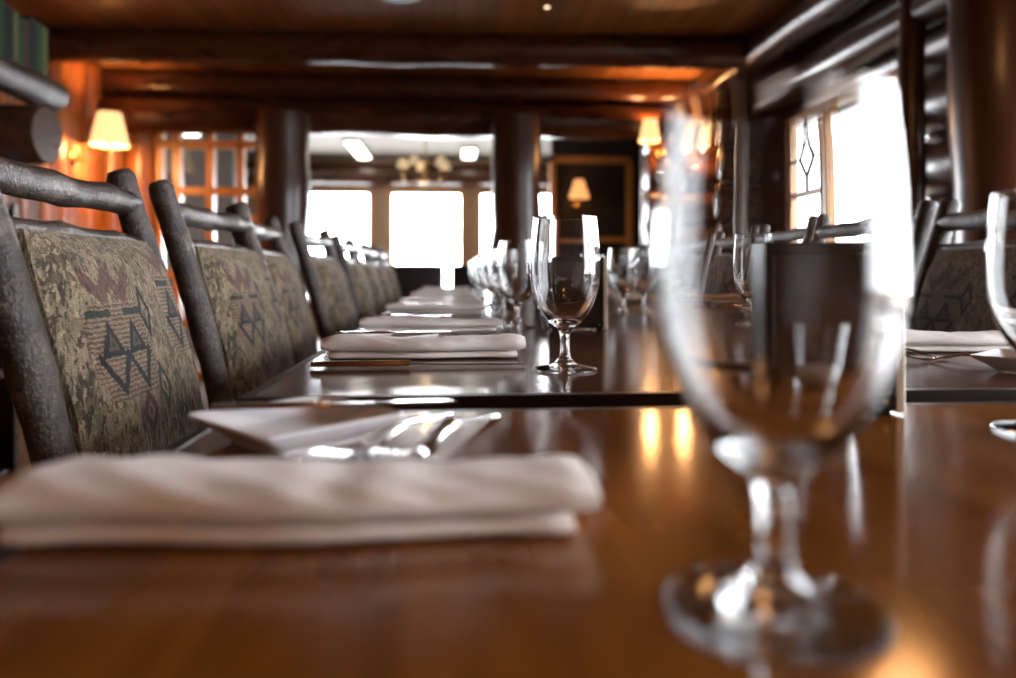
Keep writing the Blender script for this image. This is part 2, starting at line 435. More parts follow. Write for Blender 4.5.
# far room
def wall_with(bm, x0, x1, y0, y1, z1, opens):
    xs = sorted(opens)
    cur = x0
    for a, b, za, zb in xs:
        box(bm, (cur, y0, 0), (a, y1, z1)); box(bm, (a, y0, 0), (b, y1, za)); box(bm, (a, y0, zb), (b, y1, z1)); cur = b
    box(bm, (cur, y0, 0), (x1, y1, z1))
FW = [(-2.45, -1.15), (-.89, .10), (.34, 1.35)]
bm = bmesh.new(); wall_with(bm, -4.8, 2.65, YE, YE + .2, 2.42, [(a, b, .50, 1.965) for a, b in FW])
struct('wall_far', bm, 'tan_board', 'tan far wall with a row of bright windows', 'wall', False)
bm = bmesh.new(); box(bm, (-4.9, YP + .1, 0), (-4.7, YE + .3, 2.5)); struct('wall_far_left', bm, 'dark_panel', 'dark side wall of the far room behind the glazed screen', 'wall', False)
bm = bmesh.new(); box(bm, (2.46, YP + .1, 0), (2.65, YE + .3, 2.5)); struct('wall_far_right', bm, 'dark_panel', 'dark side wall of the far room', 'wall', False)
bm = bmesh.new(); box(bm, (1.1, 8.10, 0), (2.46, 8.3, 2.42)); struct('wall_inner', bm, 'dark_panel', 'dark wall behind the right opening holding the amber framed panel', 'wall', False)
bm = bmesh.new(); log(bm, (-4.7, YE - .10, 2.19), (2.45, YE - .10, 2.19), .15, 16, .006, 95, 18, .02)
struct('trim_3', bm, 'log_dark', 'dark log over the row of far windows', 'log beam')
bm = bmesh.new(); box(bm, (-4.7, 8.2, 0), (-2.45, 8.35, 2.42)); struct('wall_added_dark', bm, 'dark_panel', 'added dark wall that darkens the view through the glazed amber screen', 'wall', False)  # added only to darken the panes of the glazed screen
def pane(name_parent, lo, hi):
    bm = bmesh.new(); box(bm, lo, hi); return link('pane', bm, 'pane_glass', name_parent, False)
wn = 1
for a, b in FW:
    o = bpy.data.objects.new('window_%d' % wn, None); COL.objects.link(o); o['kind'] = 'structure'
    tag(o, ['bright far window seen right beside the left log post', 'bright middle far window above the end of the tables', 'bright far window half hidden by the right log post'][wn - 1], 'window')
    bm = bmesh.new()
    box(bm, (a - .05, YE - .03, .42), (a + .03, YE + .10, 2.02)); box(bm, (b - .03, YE - .03, .42), (b + .05, YE + .10, 2.02))
    box(bm, (a - .05, YE - .035, 1.94), (b + .05, YE + .09, 2.03)); box(bm, (a - .05, YE - .06, .42), (b + .05, YE + .09, .53))
    link('window_frame', bm, 'frame_wood', o, False)
    pane(o, (a, YE + .12, .5), (b, YE + .126, 1.96))
    wn += 1
# right wall: big picture window + diamond leaded sash, then the near window
def side_window(y0, y1, z0, z1, label, mullions=(), diamond=None, casing=0.0):
    """thin wooden window set flush with the inner face of the logs; casing: width of the board that closes the log opening beyond y1"""
    global wn
    o = bpy.data.objects.new('window_%d' % wn, None); COL.objects.link(o); o['kind'] = 'structure'; tag(o, label, 'window'); wn += 1
    X0, X1 = XR - .06, XR + .02; t = .045
    bm = bmesh.new()
    box(bm, (X0, y0 - t, z0 - .06), (X1, y0, z1 + t), .004); box(bm, (X0, y1, z0 - .06), (X1, y1 + t, z1 + t), .004)
    box(bm, (X0, y0, z1), (X1, y1, z1 + t), .004); box(bm, (X0 - .08, y0 - t, z0 - .06), (X1, y1 + t, z0), .004)
    for m in mullions: box(bm, (X0 + .01, m - .03, z0), (X1, m + .03, z1), .004)
    link('window_frame', bm, 'frame_wood', o, False)
    if casing:
        bm = bmesh.new(); box(bm, (X0 + .01, y1 + t, z0 - .06), (X1, y1 + t + casing, z1 + t), .004); link('casing', bm, 'log_upright', o, False)
    pane(o, (XR - .015, y0, z0), (XR - .010, y1, z1))
    if diamond:
        a, b, zm = diamond
        bm = bmesh.new(); s = .028
        for (p, q, u, w) in ((a, a + s, z0, z1), (b - s, b, z0, z1), (a, b, z0, z0 + s), (a, b, z1 - s, z1), (a, b, zm - .02, zm + .02)):
            box(bm, (XR - .05, p, u), (XR - .018, q, w), .003)
        link('sash', bm, 'frame_wood', o, False)
        bm = bmesh.new(); c = (a + b) / 2; zc = (zm + z1) / 2; hh = (z1 - zm) / 2; dz, dy = hh * .52, (b - a) * .21
        D = [(c, zc + dz), (c + dy, zc), (c, zc - dz), (c - dy, zc)]
        P = lambda yy, zz: (XR - .03, yy, zz)
        L = [(D[0], D[1]), (D[1], D[2]), (D[2], D[3]), (D[3], D[0]), ((c, z1), D[0]), ((c, zm), D[2]), ((a, zc), D[3]), ((b, zc), D[1])]
        for u, w in L: tube(bm, [P(*u), P(*w)], .0125, 8)
        link('leading', bm, 'lead', o)
    return o
side_window(3.50, 4.69, ZO[0], ZO[1], 'large bright window beside the diamond leaded sash in the log wall', (4.14,), (4.175, 4.685, 1.37), .72)
side_window(-.85, 2.70, ZO[0], ZO[1], 'long bright window of the log wall nearest the tables', (.3, 1.5))
# glazed amber screen at left of the partition
o = bpy.data.objects.new('window_%d' % wn, None); COL.objects.link(o); o['kind'] = 'structure'; tag(o, 'amber framed glazed screen with small panes left of the log post', 'window')
bm = bmesh.new(); x0, x1 = -2.38, -1.52
for x in (x0, -2.24, -1.98, -1.74, x1): box(bm, (x - .028, YP - .02, 0), (x + .028, YP + .06, 2.02), .004)
for z in (.03, .45, .85, 1.30, 1.52, 1.90): box(bm, (x0, YP - .015, z - .03), (x1, YP + .055, z + .03), .004)
link('window_frame', bm, 'orange_trim', o, False); pane(o, (x0, YP + .02, 0.05), (x1, YP + .026, 1.9))
# amber framed dark panel standing in for dark glass in the far room
o = bpy.data.objects.new('framed_panel_1', None); COL.objects.link(o); o['kind'] = 'structure'; tag(o, 'dark panel standing in for glass in an amber frame behind the right opening', 'framed panel')
bm = bmesh.new(); box(bm, (1.12, 8.03, 0), (1.93, 8.10, 2.1), .006); link('panel', bm, 'dark_panel', o, False)
bm = bmesh.new()
for lo, hi in (((1.06, 8.0, 0), (1.13, 8.1, 2.17)), ((1.93, 8.0, 0), (2.01, 8.1, 2.17)), ((1.06, 8.0, 2.09), (2.01, 8.1, 2.17)), ((1.13, 8.01, 1.20), (1.93, 8.1, 1.26)), ((1.13, 8.01, .88), (1.93, 8.1, .93))):
    box(bm, lo, hi, .006)
link('panel_frame', bm, 'orange_trim', o, False)

# outside greenery
def shrub(loc, h, n, seed, label):
    t = thing('shrub', label, 'shrub', loc, 0, 'shrubs outside the windows')
    rnd = random.Random(seed); bs, bl = bmesh.new(), bmesh.new()
    tube(bs, [(0, 0, 0), (.02, .02, h * .5), (0, 0, h * .92)], [.02, .015, .006], 8, 0, seed)
    for i in range(n):
        z = rnd.uniform(.25, 1) * h; a = rnd.uniform(0, 2 * PI); rr = rnd.uniform(.03, .28) * (1.15 - z / h * .6)
        c = Vector((math.cos(a) * rr, math.sin(a) * rr, z)); d = Vector((math.cos(a), math.sin(a), rnd.uniform(-.3, .8))).normalized()
        s = d.cross(Vector((0, 0, 1))).normalized(); L = rnd.uniform(.06, .10)
        up = s.cross(d) * .012
        P = [c, c + d * L * .45 + s * L * .30 + up, c + d * L, c + d * L * .45 - s * L * .30 + up, c + d * L * .45]
        vs = [bl.verts.new(p) for p in P]
        for tri in ((0, 1, 4), (1, 2, 4), (2, 3, 4), (3, 0, 4)): bl.faces.new([vs[k] for k in tri])
    link('stem', bs, 'stem', t); link('foliage', bl, 'leaf', t, False)
    return t
shrub((3.25, 5.05, -.02), 1.20, 260, 3, 'green leafy shrub outside below the diamond window')
shrub((3.3, 4.25, -.02), 1.12, 240, 4, 'green leafy shrub outside below the large bright window')
bm = bmesh.new(); box(bm, (2.75, -4, -.20), (14, 14, -.02)); struct('ground_outside', bm, 'soil', 'pale ground outside the log wall windows', 'ground', False)

# ------------------------------------------------------------------ tables
TX0, TX1 = -.19, .86
def table(y0, y1, label, mt, ZT):
    t = thing('dining_table', label, 'table', ((TX0 + TX1) / 2, (y0 + y1) / 2, 0), 0, 'dining tables set end to end')
    hw, hl = (TX1 - TX0) / 2, (y1 - y0) / 2
    bm = bmesh.new(); box(bm, (-hw + .0120, -hl + .0120, ZT - .03), (hw - .0120, hl - .0120, ZT)); link('table_top', bm, mt, t, False)
    bm = bmesh.new()
    for lo, hi in (((-hw, -hl, ZT - .045), (-hw + .0119, hl, ZT)), ((hw - .0119, -hl, ZT - .045), (hw, hl, ZT)),
                   ((-hw + .0119, -hl, ZT - .045), (hw - .0119, -hl + .0119, ZT)), ((-hw + .0119, hl - .0119, ZT - .045), (hw - .0119, hl, ZT))):
        box(bm, lo, hi, .0005, 1)
    link('edge_band', bm, 'table_edge', t)
    for s in (-1, 1):
        yy = s * (hl - .32)
        bm = bmesh.new(); prof = [(0, .04), (.055, .04), (.06, .08), (.045, .16), (.05, .4), (.06, .58), (.05, .66), (.07, .70), (.07, ZT - .028), (0, ZT - .028)]
        lathe(bm, prof, 24, (0, yy, 0)); link('pedestal', bm, 'table_edge', t)
        bm = bmesh.new(); box(bm, (-.105, yy - .04, 0), (.105, yy + .04, .05), .012); box(bm, (-.04, yy - .26, 0), (.04, yy + .26, .05), .012); link('foot', bm, 'table_edge', t)
    return t
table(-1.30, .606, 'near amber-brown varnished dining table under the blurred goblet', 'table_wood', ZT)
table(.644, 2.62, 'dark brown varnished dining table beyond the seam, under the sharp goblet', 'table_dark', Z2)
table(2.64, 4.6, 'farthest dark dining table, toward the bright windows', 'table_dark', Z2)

# ------------------------------------------------------------------ chairs
def make_chair(label):
    t = thing('dining_chair', label, 'chair', (0, 0, 0), 0, 'bark log chairs along the tables')
    hw = .19
    for s in (-1, 1):
        A = [(-.185, s * hw * .98, 0), (-.175, s * hw, .45), (-.215, s * hw, .72), (-.30, s * hw, 1.012)]
        pts = catmull(A, 7); rnd = random.Random(5 + s)
        rads = [(.0215 - .002 * i / len(pts)) * rnd.uniform(.95, 1.06) for i in range(len(pts))]
        pts = pts[:-1] + [tuple(Vector(pts[-1]) - Vector((-.003, 0, .008))), pts[-1]]; rads = rads[:-1] + [rads[-1], rads[-1] * .78]
        bm = bmesh.new(); tube(bm, pts, rads, 16, .045, 11 + s); link('back_post', bm, 'bark', t)
        bm = bmesh.new(); log(bm, (.235, s * hw, 0), (.235, s * hw, .435), .021, 6, .003, 31 + s, 14, .05); link('leg', bm, 'bark', t)
    def xat(z): return -.215 - (z - .72) * .085 / .30
    bm = bmesh.new(); log(bm, (xat(.962), -hw - .004, .962), (xat(.965), hw + .004, .965), .0185, 8, .003, 41, 16, .05, end=.9); link('top_rail', bm, 'bark', t)
    bm = bmesh.new(); log(bm, (xat(.905) - .004, -hw - .004, .905), (xat(.905) - .004, hw + .004, .905), .0165, 8, .003, 43, 14, .05, end=.9); link('back_rail', bm, 'bark', t)
    bm = bmesh.new()
    for s in (-1, 1): log(bm, (-.17, s * hw, .20), (.235, s * hw, .22), .0135, 6, .003, 50 + s, 12, .04); log(bm, (-.172, s * hw, .425), (.235, s * hw, .425), .0165, 6, .003, 54 + s, 12, .04)
    log(bm, (.03, -hw, .21), (.03, hw, .21), .0125, 6, .003, 58, 12, .04); log(bm, (.235, -hw, .425), (.235, hw, .425), .0165, 6, .003, 59, 12, .04); log(bm, (-.172, -hw, .425), (-.172, hw, .425), .0165, 6, .003, 57, 12, .04)
    link('stretcher', bm, 'bark', t)
    # upholstered back: a padded slab following the lean, in front of the posts
    bm = bmesh.new(); NZ, NY = 14, 12; half = .1665
    z0, z1 = .53, .908
    def pad(side):
        g = []
        for i in range(NZ + 1):
            row = []
            v = i / NZ; z = z0 + (z1 - z0) * v
            xc = (-.176 - max(0, z - .45) * .145) if z < .72 else xat(z)
            xc += .006
            for j in range(NY + 1):
                u = j / NY * 2 - 1
                e = (1 - abs(u) ** 6) * (1 - abs(v * 2 - 1) ** 8)
                yy = u * (half - (.006 * (1 - min(1, 6 * min(v, 1 - v) + .001))))
                row.append(Vector((xc + (.030 * e ** .5 + .012 if side else 0), yy, z)))
            g.append(row)
        return g
    F, B = pad(True), pad(False)
    fv = [[bm.verts.new(p) for p in r] for r in F]; bv = [[bm.verts.new(p) for p in r] for r in B]
    for i in range(NZ):
        for j in range(NY):
            bm.faces.new((fv[i][j], fv[i][j + 1], fv[i + 1][j + 1], fv[i + 1][j])); bm.faces.new((bv[i][j], bv[i + 1][j], bv[i + 1][j + 1], bv[i][j + 1]))
    for j in range(NY):
        bm.faces.new((fv[0][j], bv[0][j], bv[0][j + 1], fv[0][j + 1])); bm.faces.new((fv[NZ][j], fv[NZ][j + 1], bv[NZ][j + 1], bv[NZ][j]))
    for i in range(NZ):
        bm.faces.new((fv[i][0], fv[i + 1][0], bv[i + 1][0], bv[i][0])); bm.faces.new((fv[i][NY], bv[i][NY], bv[i + 1][NY], fv[i + 1][NY]))
    link('back_cushion', bm, 'tapestry', t)
    bm = bmesh.new(); box(bm, (-.150, -.168, .438), (.262, .168, .50), .022, 3); link('seat', bm, 'tapestry', t)
    return t
LC = [(-.185, .92, 0), (-.178, 1.40, 0), (-.20, 1.84, 0), (-.17, 2.36, 0), (-.18, 3.09, 0), (-.18, 3.55, 0), (-.18, 4.05, 0), (-.18, 4.62, 0)]
LROT = [2.5, -2, 2, -2.5, 1, -1, 0, 1]
ORD = ['first', 'second', 'third', 'fourth', 'fifth', 'sixth', 'seventh', 'eighth']
chair0 = None
for i, (x, y, _) in enumerate(LC):
    lab = ('rustic bark log chair with tapestry back, closest to the camera on the left' if i == 0 else
           'rustic bark log chair with tapestry back, %s from the camera in the left row' % ORD[i])
    if chair0 is None: chair0 = make_chair(lab); c = chair0; c.location = (x, y, 0); c.rotation_euler = (0, 0, R(LROT[i]))
    else: c = dup(chair0, (x, y, 0), R(LROT[i]), lab)
RC = [(.70, 1.205), (.70, 1.640), (.70, 2.085), (.70, 2.53), (.70, 3.06), (.70, 3.52), (.70, 4.02)]
for i, (x, y) in enumerate(RC):
    lab = ('shaded bark log chair filling the right edge, behind the right napkin' if i == 0 else
           'bark log chair across the table, %s from the camera in the right row' % ORD[i])
    dup(chair0, (x, y, 0), R(180 + [-1, 1, -1, 1, -1, 1, 0][i]), lab)
# two dark chairs standing past the end of the tables
def far_chair(loc, rz, label, first=[None]):
    if first[0] is not None: return dup(first[0], loc, rz, label)
    t = thing('upholstered_chair', label, 'chair', loc, rz, 'dark chairs past the table end'); first[0] = t
    for s in (-1, 1):
        bm = bmesh.new(); tube(bm, [(-.20, s * .18, 0), (-.19, s * .18, .45), (-.24, s * .18, .93)], [.018, .018, .015], 10); link('back_post', bm, 'black_iron', t)
        bm = bmesh.new(); tube(bm, [(.2, s * .18, 0), (.2, s * .18, .43)], [.015, .019], 10); link('leg', bm, 'black_iron', t)
    bm = bmesh.new(); box(bm, (-.19, -.2, .43), (.23, .2, .50), .025, 3); link('seat', bm, 'seat_leather', t)
    bm = bmesh.new(); box(bm, (-.025, -.19, -.2), (.025, .19, .2), .02, 3)
    bmesh.ops.rotate(bm, verts=bm.verts, matrix=Matrix.Rotation(R(-6), 3, 'Y')); bmesh.ops.translate(bm, verts=bm.verts, vec=(-.205, 0, .72)); link('backrest', bm, 'seat_leather', t)
    return t
far_chair((-.28, 5.22, 0), R(-90), 'dark leather chair past the table end, under the middle window')
far_chair((.17, 5.34, 0), R(-90), 'dark leather chair past the table end, beside the right log post')

# ------------------------------------------------------------------ glasses
near = lambda L: [L[0]] + [(x * .968, y * .968) for x, y in L[1:]]
def make_goblet(label):
    t = thing('goblet', label, 'glass', (0, 0, 0), 0, 'stemmed water goblets')
    outer = [(0, .0016), (.022, .0014), (.034, .0005), (.0362, .0003), (.0370, .0009), (.0372, .0016), (.036, .0026), (.026, .0045), (.015, .0075), (.0085, .0125), (.0062, .020), (.0055, .030), (.0058, .040), (.0074, .046),
             (.0105, .050), (.0175, .0555), (.026, .065), (.0335, .079), (.0385, .096), (.0407, .114), (.0403, .135), (.0388, .157), (.0368, .1785), (.0366, .180)]
    inner = [(.0356, .180), (.0354, .1785), (.0375, .157), (.0390, .135), (.0393, .114), (.0370, .0965), (.0318, .081), (.0242, .0685), (.0155, .0605), (.007, .0575), (0, .0568)]
    # split at the stem so the foot, stem and bowl are one continuous blown body
    bm = bmesh.new(); prof = catmull(outer, 3) + catmull(inner, 3)
    prof = [(max(0, r) * .97, max(0, z) * .955) for r, z in prof]
    lathe(bm, prof, 72); link('bowl', bm, 'crystal', t)
    return t
GL = [(.1085, .238), (.128, .832), (.127, 1.46), (.13, 1.95), (.125, 2.42), (.12, 3.02), (.125, 3.56), (.12, 4.1)]
GL = near(GL)
g0 = None
GLAB = ['large blurred goblet nearest the camera, on the amber table', 'sharp goblet in the middle, just past the table seam', 'goblet just behind the sharp one, on the dark table']
def goblet(x, y, lab, rz=0):
    global g0
    if g0 is None: g0 = make_goblet(lab); g0.location = (x, y, zt(y))
    else: dup(g0, (x, y, zt(y)), rz, lab)
for i, (x, y) in enumerate(GL):
    goblet(x, y, GLAB[i] if i < 3 else 'distant blurred goblet, %s from the camera in the left file' % ORD[i], .1 * i)
GR = [(.425, .485), (.513, 1.216), (.445, 1.88), (.53, 2.0), (.53, 2.65), (.52, 3.3)]
for i, (x, y) in enumerate(GR):
    goblet(x, y, 'goblet cut off by the right edge of the frame' if i == 0 else 'goblet across the table, %s from the camera in the right file' % ORD[i], .13 * i)

# ------------------------------------------------------------------ napkins
def make_napkin(label, seed, fat=0.0, high=1.0, low=True):
    """long folded napkin: thick rolled fold lying on a thinner flat fold; length along X, folds face -Y"""
    t = thing('napkin', label, 'napkin', (0, 0, 0), 0, 'folded cloth napkins')
    rnd = random.Random(seed); ph = [rnd.uniform(0, 6) for _ in range(6)]
    NX = 56; L = .256
    def prof(hh, d0, d1, zb, bul):
        """closed rounded profile in (y, z)"""
        P = []; n = 26
        for k in range(n):
            a = 2 * PI * k / n; ca, sa = math.cos(a), math.sin(a)
            e = .55
            yy = (d0 + d1) / 2 - (d1 - d0) / 2 * math.copysign(abs(ca) ** e, ca)
            zz = zb + hh / 2 + hh / 2 * math.copysign(abs(sa) ** (.75), sa)
            if sa > 0: zz += bul * max(0, 1 - abs((yy - d0 - .02) / .03))
            P.append((yy, zz))
        return P
    def sheet(hh, d0, d1, zb, bul, x0, x1, wav, dip):
        rings = []
        for i in range(NX + 1):
            u = i / NX; x = x0 + (x1 - x0) * u
            endf = min(1, (min(u, 1 - u) * NX / 2.2) ** .5 if 0 < u < 1 else .42)
            s = 1 + wav * (math.sin(u * 7 + ph[0]) * .5 + math.sin(u * 15 + ph[1]) * .3 + math.sin(u * 31 + ph[3]) * .12)
            s *= 1 - dip * math.exp(-((u - .55) / .05) ** 2) + fat * (1 - u) ** 2.5
            sh = .0030 * math.sin(u * 9 + ph[2])
            pr = prof(hh * s, d0 + sh, d1 + sh * .5, zb, bul)
            cz = zb + hh * s * .5; cy = (d0 + d1) / 2
            ring = []
            for yy, zz in pr:
                wr = .0009 * math.sin(u * 40 + yy * 300 + ph[4])
                z_ = cz + (zz - cz) * (.55 + .45 * endf) if zz > cz or zb > .006 else zz
                ring.append(Vector((x, cy + (yy - cy) * (.9 + .1 * endf), max(z_ + (wr if zz > cz else 0), zb))))
            rings.append(ring)
        bm = bmesh.new(); loft(bm, rings); return bm
    if low: link('lower_fold', sheet(.0098, -.034, .040, .0002, 0, -L * .465, L * .46, .05, 0), 'napkin_cloth', t)
    link('rolled_fold', sheet(.0165 * high, -.037, .030, .0098 if low else .0002, .002, -L / 2, L / 2, .16, .12), 'napkin_cloth', t)
    return t
NL = [(-.066, .338), (-.040, .972), (-.045, 1.38), (-.05, 1.955), (-.05, 2.40), (-.05, 3.03), (-.05, 3.56), (-.05, 4.1)]
NL = near(NL)
NROT = [0, 0, 1.5, -1, 2, 0, 1, -1]
protos = [make_napkin('folded cream napkin nearest the camera, large and blurred', 2, .30, 0.80), make_napkin('folded pale napkin with a knife in front, just past the table seam', 8, .05), None]
protos[0].location = (*NL[0], ZT); protos[1].location = (*NL[1], Z2)
for i in range(2, len(NL)):
    dup(protos[1] if i % 2 else protos[0], (*NL[i], Z2), R(NROT[i]), 'folded pale napkin, %s from the camera in the left row of settings' % ORD[i])
NR = [(.722, .965), (.72, 1.46), (.72, 2.12), (.71, 2.62), (.72, 3.1), (.72, 3.55)]
for i, (x, y) in enumerate(NR):
    dup(protos[1] if i % 2 == 0 else protos[0], (x, y, Z2), R(180 + [0, 2, -1, 1, 0, 2][i]) if i else R(0), 'folded napkin behind the forks at the right edge' if i == 0 else 'folded napkin across the table, %s from the camera in the right row' % ORD[i])

# ------------------------------------------------------------------ plates and cutlery
def make_plate(label):
    bm = bmesh.new()
    def sq(h, z, r):
        pts = []
        for cx, cy, a0 in ((1, 1, 0), (-1, 1, 90), (-1, -1, 180), (1, -1, 270)):
            for k in range(6):
                a = R(a0 + 90 * k / 5)
                pts.append(Vector((cx * (h - r) + r * math.cos(a), cy * (h - r) + r * math.sin(a), z)))
        return pts
    K = .92
    rings = [sq(K * .034, 0, .008), sq(K * .036, .0, .008), sq(K * .0365, .002, .008), sq(K * .057, .0155, .006), sq(K * .0585, .0175, .006), sq(K * .0575, .0185, .006), sq(K * .054, .0175, .006), sq(K * .046, .0085, .008), sq(K * .040, .0060, .008), sq(K * .03, .0055, .008)]
    loft(bm, rings)
    o = link('bread_plate', bm, 'porcelain'); tag(o, label, 'plate', 'square bread plates'); return o
PL = [(-.108, .503), (-.10, 1.115), (-.10, 1.54), (-.09, 2.12), (-.09, 2.58), (-.09, 3.2), (-.09, 3.74)]
PL = near(PL)
p0 = make_plate('square white bread plate with a butter knife, beside the nearest chair'); p0.location = (*PL[0], ZT); p0.rotation_euler = (0, 0, R(43))
for i in range(1, len(PL)): dup(p0, (*PL[i], Z2), R(40 + 5 * (i % 3)), 'square white bread plate behind the %s napkin from the camera, left side' % ORD[i])
PR = [(.645, .752), (.65, 1.27), (.65, 1.95), (.65, 2.45), (.65, 2.93)]
for i, (x, y) in enumerate(PR): dup(p0, (x, y, Z2), R(45 if i else 38), 'square white bread plate cut by the right edge of the frame' if i == 0 else 'square white bread plate across the table, %s from the camera' % ORD[i])

def ribbon(bm, P, th):
    """P: (x, z, halfwidth) along the handle -> thin rounded bar"""
    rings = []
    for x, z, w in P:
        rings.append([Vector((x, -w, z)), Vector((x, -w * .6, z + th)), Vector((x, w * .6, z + th)), Vector((x, w, z)), Vector((x, w * .6, z - th * .3)), Vector((x, -w * .6, z - th * .3))])
    loft(bm, rings)
def make_fork(label):
    """tines toward -X, handle toward +X; rests on its heel and handle end"""
    t = thing('fork', label, 'fork', (0, 0, 0), 0, 'dinner forks')
    bm = bmesh.new()
    ribbon(bm, catmull([(-.022, .0030, .0105), (-.012, .0022, .0085), (0, .0045, .0035), (.02, .0085, .0026), (.05, .0080, .0028), (.085, .0040, .0030), (.108, .0016, .0040), (.114, .0012, .0032), (.116, .001, .002)], 4), .0019)
    link('handle', bm, 'steel', t)
    bm = bmesh.new()
    ribbon(bm, catmull([(-.020, .0030, .0106), (-.030, .0045, .0112), (-.038, .0068, .0112)], 3), .0015)
    for k in range(4):
        yy = -.0093 + k * .0062
        pts = catmull([(-.036, yy, .0070), (-.050, yy, .0112), (-.064, yy, .0128), (-.078, yy, .0112)], 4)
        tube(bm, pts, [.0016 - .0009 * j / (len(pts) - 1) for j in range(len(pts))], 8)
    link('tines', bm, 'steel', t)
    return t
def make_knife(label):
    """blade toward +X, handle toward -X"""
    t = thing('table_knife', label, 'knife', (0, 0, 0), 0, 'table knives')
    bm = bmesh.new(); ribbon(bm, catmull([(-.120, .0035, .003), (-.118, .0038, .0062), (-.10, .0040, .0078), (-.06, .0040, .0066), (-.02, .0042, .0052), (-.008, .0042, .0056)], 4), .0046); link('handle', bm, 'steel', t)
    bm = bmesh.new(); ribbon(bm, catmull([(-.010, .0042, .0050), (.0, .0042, .0046), (.02, .0040, .0085), (.06, .0038, .0100), (.10, .0034, .0098), (.118, .0032, .0070), (.126, .003, .0015)], 4), .0011); link('blade', bm, 'steel', t)
    return t
def make_butter_knife(label):
    t = thing('butter_knife', label, 'knife', (0, 0, 0), 0, 'butter knives on the plates')
    bm = bmesh.new(); ribbon(bm, catmull([(-.09, 0, .002), (-.088, 0, .005), (-.06, 0, .0058), (-.01, 0, .0036)], 4), .0030); link('handle', bm, 'steel', t)
    bm = bmesh.new(); ribbon(bm, catmull([(-.012, 0.0003, .0036), (.004, .0003, .0048), (.04, .0003, .0085), (.07, .0003, .0075), (.08, .0003, .002)], 4), .0011); link('blade', bm, 'steel', t)
    return t
K0 = make_knife('steel knife lying in front of the napkin past the table seam'); K0.location = (-.044, .838, Z2); K0.rotation_euler = (0, 0, R(.5))
for i in range(2, 8): dup(K0, (NL[i][0], NL[i][1] - .088, Z2), R(.6 * (i % 3) - .5), 'steel knife in front of the %s napkin from the camera, left side' % ORD[i])
B0 = make_butter_knife('butter knife lying across the nearest square plate'); B0.location = (-.080, .526, ZT + .0192); B0.rotation_euler = (0, 0, R(4))
for i in range(1, 7): dup(B0, (PL[i][0] + .01, PL[i][1] + .01, Z2 + .0192), R(10 - 6 * (i % 3)), 'butter knife on the square plate behind the %s napkin, left side' % ORD[i])
F0 = make_fork('fork with tines toward the chair, in front of the nearest square plate'); F0.location = (-0.048, 0.468, ZT); F0.rotation_euler = (0, 0, R(67))
dup(F0, (-.014, .466, ZT), R(66), 'second fork between the nearest square plate and the table seam')
for i in range(1, 7):
    dup(F0, (NL[i][0], NL[i][1] + .066, Z2), R(4), 'fork beside the %s napkin from the camera, left side, inner of two' % ORD[i])
    dup(F0, (NL[i][0] + .004, NL[i][1] + .092, Z2), R(-3), 'fork beside the %s napkin from the camera, left side, outer of two' % ORD[i])
dup(F0, (.628, .862, Z2), R(-14), 'fork in front of the right napkin, closer to it'); dup(F0, (.592, .842, Z2), R(-18), 'fork in front of the right napkin, closer to the cut plate')
for i in range(1, 6):
    dup(F0, (NR[i][0] - .02, NR[i][1] - .066, Z2), R(3), 'fork across the table, %s setting from the camera, inner of two' % ORD[i]); dup(F0, (NR[i][0] - .02, NR[i][1] - .092, Z2), R(-2), 'fork across the table, %s setting from the camera, outer of two' % ORD[i])

# ------------------------------------------------------------------ menu boxes down the middle of the tables
def make_box(label):
    t = thing('menu_box', label, 'box', (0, 0, 0), 0, 'wooden boxes down the table middle')
    w, d, h = .054, .022, .138; f = .008
    bm = bmesh.new()
    for lo, hi in (((-w, -d, .004), (w, -d + .006, .018)), ((-w, -d, h - .010), (w, -d + .006, h)), ((-w, -d, .018), (-w + f, -d + .006, h - .010)), ((w - f, -d, .018), (w, -d + .006, h - .010)),
                   ((-w, d - .006, .004), (w, d, h)), ((-w, -d + .006, .004), (-w + .005, d - .006, h)), ((-w + .005, -d + .006, .004), (w - .005, d - .006, .010))): box(bm, lo, hi, .0012, 1)
    for sx in (-1, 1): box(bm, (sx * (w - .012) - .006, -d + .004, 0), (sx * (w - .012) + .006, d - .004, .004))
    link('case', bm, 'box_wood', t, False)
    bm = bmesh.new(); box(bm, (-w + f - .001, -d + .0025, .0185), (w - f + .001, -d + .0052, h - .0105)); link('front_panel', bm, 'box_panel', t, False)
    bm = bmesh.new(); box(bm, (w - .0045, -d - .0006, .002), (w + .0035, d + .0006, h + .0005), .0012, 1); link('side_panel', bm, 'box_lit_end', t, False)
    bm = bmesh.new(); lathe(bm, [(0, 0), (.0022, 0), (.0022, .0012), (0, .0016)], 14)
    bmesh.ops.rotate(bm, verts=bm.verts, matrix=Matrix.Rotation(R(90), 3, 'X')); bmesh.ops.translate(bm, verts=bm.verts, vec=(w - .012, -d + .0005, .011)); link('screw', bm, 'brass', t)
    return t
b0 = make_box('dark wooden box with an end coloured as window-lit, seen through the nearest goblet'); b0.location = (.304, .578, ZT); b0.rotation_euler = (0, 0, R(-6))
dup(b0, (.232, 1.37, Z2), R(-5), 'dark wooden box with an end coloured as window-lit, behind the sharp goblet')
dup(b0, (.30, 2.25, Z2), R(-4), 'dark wooden box with an end coloured as window-lit, farthest down the tables')
